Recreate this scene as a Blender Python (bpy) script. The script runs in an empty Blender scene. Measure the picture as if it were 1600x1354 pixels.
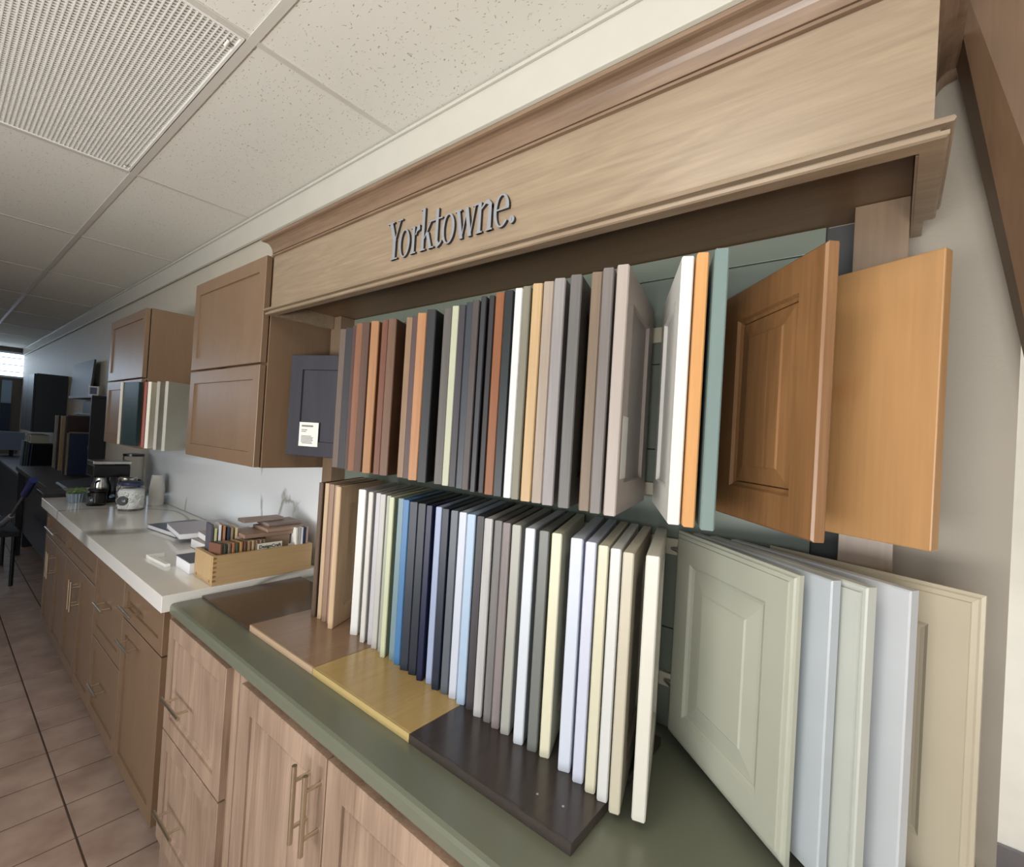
import bpy, bmesh, math, random
from mathutils import Vector, Matrix
random.seed(7)
sc = bpy.context.scene
C = sc.collection
PI = math.pi

# ---------------------------------------------------------------- camera, world, lights, exposure
cam_d = bpy.data.cameras.new('camera')
cam_d.sensor_width = 36
cam_d.lens = 16.63
cam_d.clip_start = 0.02
cam = bpy.data.objects.new('camera', cam_d)
C.objects.link(cam)
ax = Vector((.7771, -.0396, .6281)).normalized()
az = Vector((.0599, .9981, -.0113)); az = (az - ax * az.dot(ax)).normalized()
ay = az.cross(ax)
cam.matrix_world = Matrix.Translation((0, 0, 1.48)) @ Matrix((ax, ay, az)).to_4x4()
sc.camera = cam

W = bpy.data.worlds.new('daylight'); sc.world = W
W.use_nodes = True
W.node_tree.nodes['Background'].inputs[0].default_value = (0.75, 0.87, 1.0, 1)
W.node_tree.nodes['Background'].inputs[1].default_value = .7

def area(name, loc, target, sx, sy, power, col, spread=180):
    l = bpy.data.lights.new(name, 'AREA'); l.shape = 'RECTANGLE'
    l.size = sx; l.size_y = sy; l.energy = power; l.color = col; l.spread = math.radians(spread)
    o = bpy.data.objects.new(name, l); C.objects.link(o)
    o.location = loc
    o.rotation_euler = (Vector(target) - Vector(loc)).to_track_quat('-Z', 'Y').to_euler()
    return o
area('window_daylight', (-0.3, -3.45, 1.6), (-0.1, 1.0, 1.2), 3.0, 1.6, 33, (0.93, 0.97, 1.0), 140)
area('ceiling_fill', (-0.1, -2.6, 0.75), (-0.4, -0.3, 2.55), 2.6, .7, 68, (1.0, 0.985, 0.95), 115)  # unseen lamp added low behind the camera, aimed up to brighten the ceiling
area('side_window_daylight', (3.8, 2.0, 1.4), (1.6, 2.5, 1.0), 1.6, 2.0, 85, (1.0, 0.98, 0.93))
area('troffer_light', (-0.5, -0.40, 2.53), (-0.5, -0.40, 0), .5, 0.4, 7, (1.0, 0.92, 0.80))
area('far_window_daylight', (-11.7, -1.5, 2.2), (-6, -1.0, 1.0), 3.5, 0.6, 9, (0.6, 0.78, 1.0))

vs = sc.view_settings
sc.display_settings.display_device = 'sRGB'
vs.view_transform = 'Standard'; vs.look = 'None'; vs.gamma = 1; vs.use_curve_mapping = False
vs.exposure = 0.0

# ---------------------------------------------------------------- materials
def lin(c):
    return tuple((x / 255 / 12.92) if x / 255 <= .04045 else ((x / 255 + .055) / 1.055) ** 2.4 for x in c) + (1,)
_m = {}
def new_mat(name):
    m = bpy.data.materials.new(name); m.use_nodes = True
    return m, m.node_tree, m.node_tree.nodes['Principled BSDF']
def paint(c, rough=.45, metal=0, name='paint', bump=0):
    k = (c, rough, metal, name, bump)
    if k in _m: return _m[k]
    m, t, b = new_mat(name)
    nz = t.nodes.new('ShaderNodeTexNoise'); nz.inputs['Scale'].default_value = 9; nz.inputs['Detail'].default_value = 3
    tc = t.nodes.new('ShaderNodeTexCoord'); t.links.new(tc.outputs['Object'], nz.inputs['Vector'])
    r = t.nodes.new('ShaderNodeValToRGB'); L = lin(c)
    r.color_ramp.elements[0].color = tuple(x * .94 for x in L[:3]) + (1,)
    r.color_ramp.elements[1].color = tuple(min(1, x * 1.05) for x in L[:3]) + (1,)
    t.links.new(nz.outputs['Fac'], r.inputs['Fac']); t.links.new(r.outputs['Color'], b.inputs['Base Color'])
    b.inputs['Roughness'].default_value = rough; b.inputs['Metallic'].default_value = metal
    if name == 'door_paint': b.inputs['Specular IOR Level'].default_value = .25
    if bump:
        n2 = t.nodes.new('ShaderNodeTexNoise'); n2.inputs['Scale'].default_value = 180
        t.links.new(tc.outputs['Object'], n2.inputs['Vector'])
        bp = t.nodes.new('ShaderNodeBump'); bp.inputs['Strength'].default_value = bump; bp.inputs['Distance'].default_value = .002
        t.links.new(n2.outputs['Fac'], bp.inputs['Height']); t.links.new(bp.outputs['Normal'], b.inputs['Normal'])
    _m[k] = m
    return m
def wood(c, axis='Z', rough=.4, var=.16, scale=1.0, name='wood', coat=0.0):
    k = (c, axis, rough, var, scale, name)
    if k in _m: return _m[k]
    m, t, b = new_mat(name)
    tc = t.nodes.new('ShaderNodeTexCoord'); mp = t.nodes.new('ShaderNodeMapping')
    s = {'X': (1.2, 9, 9), 'Y': (9, 1.2, 9), 'Z': (9, 9, 1.2)}[axis]
    mp.inputs['Scale'].default_value = tuple(v * scale for v in s)
    t.links.new(tc.outputs['Object'], mp.inputs['Vector'])
    n1 = t.nodes.new('ShaderNodeTexNoise'); n1.inputs['Scale'].default_value = 1.6; n1.inputs['Detail'].default_value = 5
    n1.inputs['Distortion'].default_value = 2.4 if 'header' in name or 'crown' in name else 1.3
    if 'header' in name: n1.inputs['Scale'].default_value = 2.6; n1.inputs['Detail'].default_value = 7
    t.links.new(mp.outputs['Vector'], n1.inputs['Vector'])
    mp2 = t.nodes.new('ShaderNodeMapping')
    mp2.inputs['Scale'].default_value = tuple({1.2: 6, 9: 160}[v] * scale for v in s)
    t.links.new(tc.outputs['Object'], mp2.inputs['Vector'])
    n2 = t.nodes.new('ShaderNodeTexNoise'); n2.inputs['Scale'].default_value = 1; n2.inputs['Detail'].default_value = 3
    t.links.new(mp2.outputs['Vector'], n2.inputs['Vector'])
    mx = t.nodes.new('ShaderNodeMix'); mx.data_type = 'FLOAT'; mx.inputs[0].default_value = .42
    t.links.new(n1.outputs['Fac'], mx.inputs[2]); t.links.new(n2.outputs['Fac'], mx.inputs[3])
    r = t.nodes.new('ShaderNodeValToRGB'); L = lin(c)
    e = r.color_ramp.elements
    e[0].position = .3; e[1].position = .7
    e[0].color = (L[0] * (1 - var * 1.5), L[1] * (1 - var * 1.65), L[2] * (1 - var * 1.75), 1)
    e[1].color = tuple(min(1, x * (1 + var)) for x in L[:3]) + (1,)
    t.links.new(mx.outputs[0], r.inputs['Fac']); t.links.new(r.outputs['Color'], b.inputs['Base Color'])
    b.inputs['Roughness'].default_value = rough
    if name == 'stained_wood': b.inputs['Specular IOR Level'].default_value = .2
    bp = t.nodes.new('ShaderNodeBump'); bp.inputs['Strength'].default_value = .12; bp.inputs['Distance'].default_value = .001
    t.links.new(n2.outputs['Fac'], bp.inputs['Height']); t.links.new(bp.outputs['Normal'], b.inputs['Normal'])
    _m[k] = m
    return m
def marble():
    m, t, b = new_mat('veined_marble')
    tc = t.nodes.new('ShaderNodeTexCoord')
    n0 = t.nodes.new('ShaderNodeTexNoise'); n0.inputs['Scale'].default_value = 1.7; n0.inputs['Detail'].default_value = 7
    mp = t.nodes.new('ShaderNodeMapping'); mp.inputs['Rotation'].default_value = (0, .7, 0)
    mp.inputs['Scale'].default_value = (1.6, 1, .8)
    t.links.new(tc.outputs['Object'], mp.inputs['Vector'])
    t.links.new(mp.outputs['Vector'], n0.inputs['Vector'])
    n0.inputs['Distortion'].default_value = .6
    a = t.nodes.new('ShaderNodeMath'); a.operation = 'SUBTRACT'; a.inputs[1].default_value = .5
    ab = t.nodes.new('ShaderNodeMath'); ab.operation = 'ABSOLUTE'
    t.links.new(n0.outputs['Fac'], a.inputs[0]); t.links.new(a.outputs[0], ab.inputs[0])
    r = t.nodes.new('ShaderNodeValToRGB'); e = r.color_ramp.elements
    e[0].position = 0; e[0].color = lin((160, 157, 148)); e[1].position = .035; e[1].color = lin((234, 237, 238))
    n9 = t.nodes.new('ShaderNodeTexNoise'); n9.inputs['Scale'].default_value = 1.4; t.links.new(tc.outputs['Object'], n9.inputs['Vector'])
    mr = t.nodes.new('ShaderNodeMapRange'); mr.inputs[1].default_value = .58; mr.inputs[2].default_value = .50; mr.inputs[3].default_value = 0; mr.inputs[4].default_value = .1
    t.links.new(n9.outputs['Fac'], mr.inputs[0]); sm = t.nodes.new('ShaderNodeMath'); sm.operation = 'ADD'
    t.links.new(ab.outputs[0], sm.inputs[0]); t.links.new(mr.outputs[0], sm.inputs[1]); t.links.new(sm.outputs[0], r.inputs['Fac']); t.links.new(r.outputs['Color'], b.inputs['Base Color'])
    b.inputs['Roughness'].default_value = .2
    return m
def quartz():
    m, t, b = new_mat('pale_quartz')
    tc = t.nodes.new('ShaderNodeTexCoord')
    n0 = t.nodes.new('ShaderNodeTexNoise'); n0.inputs['Scale'].default_value = .45; n0.inputs['Detail'].default_value = 2
    t.links.new(tc.outputs['Object'], n0.inputs['Vector'])
    a = t.nodes.new('ShaderNodeMath'); a.operation = 'SUBTRACT'; a.inputs[1].default_value = .47
    ab = t.nodes.new('ShaderNodeMath'); ab.operation = 'ABSOLUTE'
    t.links.new(n0.outputs['Fac'], a.inputs[0]); t.links.new(a.outputs[0], ab.inputs[0])
    r = t.nodes.new('ShaderNodeValToRGB'); e = r.color_ramp.elements
    e[0].position = 0; e[0].color = lin((160, 155, 146)); e[1].position = .004; e[1].color = lin((232, 230, 225))
    t.links.new(ab.outputs[0], r.inputs['Fac']); t.links.new(r.outputs['Color'], b.inputs['Base Color'])
    b.inputs['Roughness'].default_value = .12
    return m
def ceil_mat():
    m, t, b = new_mat('fissured_ceiling_board')
    tc = t.nodes.new('ShaderNodeTexCoord')
    w = t.nodes.new('ShaderNodeTexNoise'); w.inputs['Scale'].default_value = 28; w.inputs['Detail'].default_value = 1
    t.links.new(tc.outputs['Object'], w.inputs['Vector'])
    mp = t.nodes.new('ShaderNodeMapping'); mp.inputs['Scale'].default_value = (42, 120, 60); mp.inputs['Rotation'].default_value = (0, 0, .5)
    mixv = t.nodes.new('ShaderNodeVectorMath'); mixv.operation = 'MULTIPLY_ADD'
    mixv.inputs[1].default_value = (.05, .05, .05)
    t.links.new(w.outputs['Color'], mixv.inputs[0]); t.links.new(tc.outputs['Object'], mixv.inputs[2])
    t.links.new(mixv.outputs[0], mp.inputs['Vector'])
    v = t.nodes.new('ShaderNodeTexVoronoi'); v.inputs['Scale'].default_value = 1.0
    t.links.new(mp.outputs['Vector'], v.inputs['Vector'])
    r = t.nodes.new('ShaderNodeValToRGB'); e = r.color_ramp.elements
    e[0].position = .10; e[0].color = (0, 0, 0, 1); e[1].position = .2; e[1].color = (1, 1, 1, 1)
    t.links.new(v.outputs['Distance'], r.inputs['Fac'])
    mx = t.nodes.new('ShaderNodeMix'); mx.data_type = 'RGBA'
    mx.inputs[6].default_value = lin((172, 166, 152)); mx.inputs[7].default_value = lin((228, 226, 217))
    t.links.new(r.outputs['Color'], mx.inputs[0]); t.links.new(mx.outputs[2], b.inputs['Base Color'])
    bp = t.nodes.new('ShaderNodeBump'); bp.inputs['Strength'].default_value = .5; bp.inputs['Distance'].default_value = .002
    t.links.new(r.outputs['Color'], bp.inputs['Height']); t.links.new(bp.outputs['Normal'], b.inputs['Normal'])
    b.inputs['Roughness'].default_value = .9
    return m
def tile_mat(grid=False):
    m, t, b = new_mat('terracotta_tile')
    tc = t.nodes.new('ShaderNodeTexCoord')
    n = t.nodes.new('ShaderNodeTexNoise'); n.inputs['Scale'].default_value = 7; n.inputs['Detail'].default_value = 6
    oi = t.nodes.new('ShaderNodeObjectInfo')
    ad = t.nodes.new('ShaderNodeVectorMath'); ad.operation = 'ADD'
    t.links.new(tc.outputs['Object'], ad.inputs[0]); t.links.new(oi.outputs['Location'], ad.inputs[1])
    t.links.new(ad.outputs[0], n.inputs['Vector'])
    r = t.nodes.new('ShaderNodeValToRGB'); e = r.color_ramp.elements
    e[0].position = .3; e[0].color = lin((160, 135, 122)); e[1].position = .72; e[1].color = lin((198, 174, 160))
    t.links.new(n.outputs['Fac'], r.inputs['Fac'])
    t.links.new(r.outputs['Color'], b.inputs['Base Color']); b.inputs['Roughness'].default_value = .42
    if grid:
        br = t.nodes.new('ShaderNodeTexBrick'); br.offset = 0; br.inputs['Scale'].default_value = 1
        br.inputs['Brick Width'].default_value = .2135; br.inputs['Row Height'].default_value = .2135
        br.inputs['Mortar Size'].default_value = .004
        mp = t.nodes.new('ShaderNodeMapping'); mp.inputs['Location'].default_value = (2.379, -.398, 0)
        t.links.new(tc.outputs['Object'], mp.inputs['Vector']); t.links.new(mp.outputs['Vector'], br.inputs['Vector'])
        t.links.new(r.outputs['Color'], br.inputs['Color1']); t.links.new(r.outputs['Color'], br.inputs['Color2'])
        br.inputs['Mortar'].default_value = lin((80, 64, 58)); t.links.new(br.outputs['Color'], b.inputs['Base Color'])
    return m
def glass_mat(c=(252, 253, 253), rough=.03):
    m, t, b = new_mat('clear_glass')
    b.inputs['Base Color'].default_value = lin(c); b.inputs['Roughness'].default_value = rough
    b.inputs['Transmission Weight'].default_value = 1; b.inputs['IOR'].default_value = 1.08
    return m
def glow(c, s):
    m, t, b = new_mat('lit_window')
    b.inputs['Base Color'].default_value = (0, 0, 0, 1)
    b.inputs['Emission Color'].default_value = lin(c); b.inputs['Emission Strength'].default_value = s
    return m

# ---------------------------------------------------------------- mesh helpers
class MB:
    def __init__(s): s.v = []; s.f = []; s.mi = []
    def box(s, x0, x1, y0, y1, z0, z1, mi=0):
        n = len(s.v)
        s.v += [(x, y, z) for z in (z0, z1) for y in (y0, y1) for x in (x0, x1)]
        s.f += [tuple(n + i for i in q) for q in ((0, 2, 3, 1), (4, 5, 7, 6), (0, 1, 5, 4), (2, 6, 7, 3), (0, 4, 6, 2), (1, 3, 7, 5))]
        s.mi += [mi] * 6; return s
    def hexa(s, b, t, mi=0):           # b, t: four corners each, counter-clockwise from above
        n = len(s.v); s.v += [tuple(p) for p in b] + [tuple(p) for p in t]
        s.f += [(n + 3, n + 2, n + 1, n), (n + 4, n + 5, n + 6, n + 7)] + [(n + i, n + (i + 1) % 4, n + 4 + (i + 1) % 4, n + 4 + i) for i in range(4)]
        s.mi += [mi] * 6; return s
    def tube(s, p, q, r, n=12, r2=None, mi=0, cap=True):
        p = Vector(p); q = Vector(q); r2 = r if r2 is None else r2
        d = (q - p).normalized(); a = d.orthogonal().normalized(); b = d.cross(a); k = len(s.v)
        for c, rr in ((p, r), (q, r2)):
            for i in range(n):
                w = 2 * PI * i / n; s.v.append(tuple(c + (a * math.cos(w) + b * math.sin(w)) * rr))
        s.f += [(k + i, k + (i + 1) % n, k + n + (i + 1) % n, k + n + i) for i in range(n)]
        s.mi += [mi] * n
        if cap: s.f += [tuple(k + n - 1 - i for i in range(n)), tuple(k + n + i for i in range(n))]; s.mi += [mi] * 2
        return s
    def lathe(s, c, prof, n=24, mi=0):
        k = len(s.v)
        for r, z in prof:
            for i in range(n):
                w = 2 * PI * i / n; s.v.append((c[0] + r * math.cos(w), c[1] + r * math.sin(w), c[2] + z))
        for j in range(len(prof) - 1):
            for i in range(n):
                s.f.append((k + j * n + i, k + j * n + (i + 1) % n, k + (j + 1) * n + (i + 1) % n, k + (j + 1) * n + i)); s.mi.append(mi)
        s.f.append(tuple(k + n - 1 - i for i in range(n))); s.mi.append(mi)
        m = k + (len(prof) - 1) * n; s.f.append(tuple(m + i for i in range(n))); s.mi.append(mi)
        return s
    def prism(s, poly, y0, y1, mi=0, side=None):   # polygon in x,z ; extruded along y
        n = len(s.v); k = len(poly)
        s.v += [(x, y0, z) for x, z in poly] + [(x, y1, z) for x, z in poly]
        s.f.append(tuple(n + i for i in range(k))); s.f.append(tuple(n + k + k - 1 - i for i in range(k)))
        s.mi += [mi, mi if side is None else side]
        s.f += [(n + (i + 1) % k, n + i, n + k + i, n + k + (i + 1) % k) for i in range(k)]
        s.mi += [mi if side is None else side] * k
        return s
    def xsweep(s, prof, x0, x1, mi=0):             # closed y,z profile swept along x
        n = len(s.v); k = len(prof)
        s.v += [(x0, y, z) for y, z in prof] + [(x1, y, z) for y, z in prof]
        s.f.append(tuple(n + i for i in range(k))); s.f.append(tuple(n + k + k - 1 - i for i in range(k)))
        s.f += [(n + (i + 1) % k, n + i, n + k + i, n + k + (i + 1) % k) for i in range(k)]
        s.mi += [mi] * (k + 2); return s
    def mesh(s, name, bev=0, smooth=False):
        me = bpy.data.meshes.new(name); me.from_pydata(s.v, [], s.f)
        bm = bmesh.new(); bm.from_mesh(me)
        for f, i in zip(bm.faces, s.mi): f.material_index = i
        bmesh.ops.recalc_face_normals(bm, faces=bm.faces)
        if bev: bmesh.ops.bevel(bm, geom=[e for e in bm.edges if e.is_manifold and e.calc_face_angle(0) > .5], offset=bev, segments=2, affect='EDGES', profile=.6)
        if smooth:
            for f in bm.faces: f.smooth = True
            for e in bm.edges:
                if e.is_manifold and e.calc_face_angle(0) > .6: e.smooth = False
        bm.to_mesh(me); bm.free(); return me
def link(name, me, mat=None, parent=None, loc=None, rz=None):
    o = bpy.data.objects.new(name, me); C.objects.link(o)
    if mat is not None:
        mats = mat if isinstance(mat, (list, tuple)) else [mat]
        if me is not None:
            while len(me.materials) < len(mats): me.materials.append(mats[len(me.materials)])
            for i, m in enumerate(mats):
                if me.materials[i] != m: o.material_slots[i].link = 'OBJECT'; o.material_slots[i].material = m
    if parent: o.parent = parent
    if loc: o.location = loc
    if rz is not None: o.rotation_euler.z = rz
    return o
def build(name, mb, mat, parent=None, loc=None, bev=0, smooth=False, rz=None):
    return link(name, mb.mesh(name, bev, smooth), mat, parent, loc, rz)
def tag(o, label=None, cat=None, group=None, kind=None):
    if label: o['label'] = label
    if cat: o['category'] = cat
    if group: o['group'] = group
    if kind: o['kind'] = kind
    return o
def thing(name, label, cat, loc=(0, 0, 0), rz=0, group=None):
    o = bpy.data.objects.new(name, None); C.objects.link(o); o.empty_display_size = .05
    o.location = loc; o.rotation_euler.z = rz
    return tag(o, label, cat, group)
def box(*a): return MB().box(*a)
def struct(o): return tag(o, kind='structure')

# ---------------------------------------------------------------- room shell
cream = paint((196, 188, 172), .55, name='cream_wall_paint', bump=.15)
grey_wall = paint((142, 134, 121), .6, name='greige_wall_paint', bump=.15)
bright_wall = paint((236, 236, 230), .6, name='pale_wall_paint')
grout = paint((88, 72, 64), .9, name='dark_grout')
fl = struct(build('floor', box(-12.2, 5, -4.2, 2.8, -.1, -.0028), grout))
tm = tile_mat(); P_ = .2135
tb = MB().box(-.1035, .1035, -.1035, .1035, -.02, 0).mesh('tile', .0015)
xs = [-2.379 + P_ * (i + .5) for i in range(-17, 7)]
ys = [.398 - P_ * (j - .5) for j in range(0, 5)]
for x in xs:
    for y in ys:
        o = link('tile', tb, tm, fl, (x, y, random.uniform(-.0012, 0)))
x0, x1 = xs[0] - P_ / 2, xs[-1] + P_ / 2; y0, y1 = ys[-1] - P_ / 2, ys[0] + P_ / 2
far = MB().box(-12.2, x0, -4.2, 2.8, -.02, -.001).box(x1, 5, -4.2, 2.8, -.02, -.001).box(x0, x1, -4.2, y0, -.02, -.001).box(x0, x1, y1, 2.8, -.02, -.001)
tag(build('distant_tiles', far, tile_mat(True), fl), kind='stuff')

wb = struct(build('wall_back', box(-12.1, .144, 1.045, 1.16, 0, 2.56), cream))
struct(build('wall_stub', box(-.11, .144, 1.0352, 1.0448, .0, 2.5475), grey_wall))
struct(build('wall_return', box(.04, .144, 1.16, 2.56, 0, 2.56), bright_wall))
struct(build('wall_beyond', box(.04, 5, 2.56, 2.68, 0, 2.56), bright_wall))
struct(build('baseboard_beyond', box(.144, 5, 2.545, 2.56, 0, .1), paint((110, 108, 112), .5), bev=.003))
wr = MB().box(4.5, 4.62, -4.0, 2.68, 0, .5).box(4.5, 4.62, -4.0, 2.68, 2.3, 2.56).box(4.5, 4.62, -4.0, -1.5, .5, 2.3).box(4.5, 4.62, .9, 1.1, .5, 2.3)
struct(build('wall_right', wr, bright_wall))
struct(build('wall_left', MB().box(-12.2, -12.05, -4, 1.05, 0, 2.04).box(-12.2, -12.05, -4, 1.05, 2.45, 2.56).box(-12.2, -12.05, -4, -3.6, 2.04, 2.45), paint((120, 112, 104), .7)))
# front wall behind the camera with shop windows
fw = MB().box(-12.2, 4.62, -4.1, -4.0, 0, .55).box(-12.2, 4.62, -4.1, -4.0, 2.42, 2.56)
for a, b in ((-12.2, -4.0), (-1.3, -1.1), (1.4, 1.6), (4.0, 4.62)): fw.box(a, b, -4.1, -4.0, .55, 2.42)
struct(build('wall_front', fw, paint((170, 160, 146), .7)))
for i, (a, b) in enumerate(((-4.0, -1.3), (-1.1, 1.4), (1.6, 4.0))):
    w = struct(thing('window_%d' % (i + 2), None, None))
    build('window_frame', MB().box(a, b, -4.08, -4.02, .55, .6).box(a, b, -4.08, -4.02, 2.37, 2.42).box(a, a + .05, -4.08, -4.02, .55, 2.42).box(b - .05, b, -4.08, -4.02, .55, 2.42), paint((90, 85, 80), .4), w)
# window high on the far wall, with its blind slats
w1 = struct(thing('window_1', None, None))
build('window_frame', MB().box(-12.06, -12.0, -3.6, 1.045, 2.02, 2.05).box(-12.06, -12.0, -3.6, 1.045, 2.44, 2.47), paint((200, 205, 215), .4), w1)
build('pane', box(-12.12, -12.1, -3.6, 1.045, 2.04, 2.45), glow((215, 235, 255), 3.5), w1)
for z in (2.12, 2.24, 2.36): build('slat', box(-12.05, -12.03, -3.6, 1.04, z, z + .012), paint((180, 195, 215), .5), w1)

# ceiling : panels, tees
cl = struct(build('ceiling', box(-12.2, 5, -4.2, 2.8, 2.58, 2.66), paint((90, 86, 80), .9)))
cm = ceil_mat()
gx = [-1.44 + 1.2225 * k for k in range(-9, 6)]
gy = [1.045, .525, -.085, -.695, -1.305, -1.915, -2.525, -3.135, -3.745]
meshes = {}
for j in range(len(gy) - 1):
    for i in range(len(gx) - 1):
        if gx[i] < -2.6 and gx[i] > -2.7 and j == 1: continue
        h = gy[j] - gy[j + 1]; k = round(h, 3)
        if k not in meshes: meshes[k] = MB().box(-.604, .604, -h / 2 + .006, h / 2 - .006, 0, .015).mesh('ceiling_panel', .003)
        link('ceiling_panel', meshes[k], cm, cl, ((gx[i] + gx[i + 1]) / 2, (gy[j] + gy[j + 1]) / 2, 2.551 + random.uniform(0, .0015)))
mx_ = MB().box(.144, 4.6, 1.05, 2.56, 2.551, 2.566); build('ceiling_panel', mx_, cm, cl)
teem = paint((208, 204, 195), .4, name='painted_steel_tee')
for y in gy[1:]:
    build('ceiling_tee', MB().box(-12.1, 4.6, y - .012, y + .012, 2.5475, 2.551).box(-12.1, 4.6, y - .003, y + .003, 2.551, 2.575), teem, cl)
for j in range(len(gy) - 1):
    for x in gx[1:-1]:
        if -.0855 + .61 > gy[j] - .01 > .5 and False: continue
        k = ('t', round(gy[j] - gy[j + 1], 3))
        if k not in meshes:
            h = k[1]; meshes[k] = MB().box(-.0105, .0105, -h / 2 + .012, h / 2 - .012, -.003, 0).mesh('ceiling_tee')
        link('ceiling_tee', meshes[k], teem, cl, (x, (gy[j] + gy[j + 1]) / 2, 2.551))
# trim board along the top of the back wall
tr = MB().box(-12.05, .144, 1.02, 1.0348, 2.425, 2.5475).box(-12.05, .144, 1.010, 1.02, 2.536, 2.5475)
struct(build('trim_1', tr, paint((202, 198, 187), .3, name='satin_trim_paint'), bev=.002))

# recessed light with an egg-crate louvre
lt = thing('ceiling_light', 'unlit recessed ceiling light with a white egg-crate louvre', 'light', (-2.051, .22, 2.55))
lm = paint((236, 234, 228), .35, name='white_enamel')
lx, ly = .598, .290; fw_ = .008
build('frame', MB().box(-lx, lx, -ly, -ly + .008, -.004, .02).box(-lx, lx, ly - .008, ly, -.004, .02).box(-lx, -lx + .008, -ly + .008, ly - .008, -.004, .02).box(lx - .008, lx, -ly + .008, ly - .008, -.004, .02), lm, lt, bev=.001)
g = MB()
n = 44
for i in range(1, n):
    y = -ly + .008 + (2 * ly - .016) * i / n; g.box(-lx + .008, lx - .008, y - .0014, y + .0014, -.0002, .009)
n = 88
for i in range(1, n):
    x = -lx + .008 + (2 * lx - .016) * i / n; g.box(x - .0014, x + .0014, -ly + .008, ly - .008, .0002, .007)
build('louvre', g, lm, lt)
build('housing', MB().box(-lx, lx, -ly, ly, .026, .029), paint((128, 124, 118), .5), lt)
k_ = MB().tube((lx - .06, ly - .03, -.012), (lx - .045, ly - .025, 0), .004, 8); build('latch', k_, paint((230, 225, 215), .3), lt)
build('latch', MB().tube((-lx + .06, ly - .03, -.012), (-lx + .045, ly - .025, 0), .004, 8), paint((230, 225, 215), .3), lt)

# sloping timbers at the right
tim = wood((92, 70, 50), 'Z', .5, .15, name='dark_stained_timber')
tan = wood((150, 120, 90), 'Z', .5, .1, name='tan_timber')
def lerp(a, b, t): return tuple(a[i] + (b[i] - a[i]) * t for i in range(3))
def ext(a, b, s, e): return lerp(a, b, s), lerp(a, b, e)
e1 = ext((.0535, 1.00, 2.11), (.148, 1.00, 1.615), -.55, 2.2)
e2 = ext((.060, .93, 2.165), (.148, .93, 1.83), -.5, 3.2)
e3 = ext((.103, .93, 2.19), (.146, .93, 2.10), -1.5, 14)
bt = thing('sloping_beam', 'dark brown timber beam sloping down past the right edge of the showroom wall', 'beam')
def pt(a, dx, dy=0): return (a[0] + dx, a[1] + dy, a[2])
tb_, bb_ = [e[0] for e in (e1, e2, e3)], [e[1] for e in (e1, e2, e3)]
m = MB().hexa([bb_[1], bb_[2], pt(bb_[2], 0, .07), bb_[0]], [tb_[1], tb_[2], pt(tb_[2], 0, .07), tb_[0]])
build('post', m, tim, bt)
m = MB().hexa([pt(bb_[2], .002, -.002), pt(bb_[2], .3, -.002), pt(bb_[2], .3, .05), pt(bb_[2], .002, .05)], [pt(tb_[2], .002, -.002), pt(tb_[2], .3, -.002), pt(tb_[2], .3, .05), pt(tb_[2], .002, .05)])
build('side_board', m, tan, bt)


# ---------------------------------------------------------------- panel doors
def ringdoor(w, h, t, rings, cut, praise=None):
    """door in local x (0..w), y (-t/2..t/2), z (0..h). rings: (inset, depth from the face). returns frame, panel meshes"""
    m = MB(); n0 = 0
    R = []
    seq = [(i, -t / 2 + d) for i, d in rings] + [(i, t / 2 - d) for i, d in reversed(rings)]
    for i, y in seq:
        m.v += [(i, y, i), (w - i, y, i), (w - i, y, h - i), (i, y, h - i)]
    K = len(seq)
    for a in range(K):
        b = (a + 1) % K
        for j in range(4):
            m.f.append((a * 4 + j, a * 4 + (j + 1) % 4, b * 4 + (j + 1) % 4, b * 4 + j)); m.mi.append(0)
    fr = m.mesh('frame')
    p = MB()
    seq = praise
    K = len(seq)
    seq2 = [(i, -t / 2 + d) for i, d in seq] + [(i, t / 2 - d) for i, d in reversed(seq)]
    for i, y in seq2: p.v += [(i, y, i), (w - i, y, i), (w - i, y, h - i), (i, y, h - i)]
    p.f.append((0, 1, 2, 3)); p.mi.append(0)
    L = len(seq2)
    for a in range(L - 1):
        b = a + 1
        for j in range(4): p.f.append((a * 4 + j, a * 4 + (j + 1) % 4, b * 4 + (j + 1) % 4, b * 4 + j)); p.mi.append(0)
    q = (L - 1) * 4; p.f.append((q, q + 3, q + 2, q + 1)); p.mi.append(0)
    return fr, p.mesh('panel')
_dm = {}
def door_meshes(style, w, h, t):
    k = (style, round(w, 3), round(h, 3), round(t, 4))
    if k in _dm: return _dm[k]
    if style == 'shaker':
        r = ringdoor(w, h, t, [(0, .002), (.002, 0), (.052, 0), (.054, .0065)], 0, [(.0535, .0065)][::-1])
    elif style == 'raised':
        r = ringdoor(w, h, t, [(0, .003), (.003, 0), (.055, 0), (.059, .005), (.064, .007)], 0, [(.095, .001), (.092, .003), (.066, .0072)])
    elif style == 'stepped':
        r = ringdoor(w, h, t, [(0, .007), (.004, .0055), (.006, .003), (.012, .002), (.013, 0), (.056, 0), (.061, .004), (.066, .0055)], 0, [(.102, .001), (.099, .003), (.072, .0058), (.0655, .006)])
    elif style == 'bead':
        r = ringdoor(w, h, t, [(0, .002), (.002, 0), (.006, .0), (.007, .003), (.009, .003), (.010, 0), (.050, 0), (.058, .008)], 0, [(.0575, .0085)])
    _dm[k] = r
    return r
pin_me = MB().tube((-1, 0, 0), (0.0, 0, 0), .003, 8).mesh('hinge_pin')
steel = paint((190, 190, 188), .3, .8, name='zinc_steel')
H_ = .413; W_ = .28
slabs = {}
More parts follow.
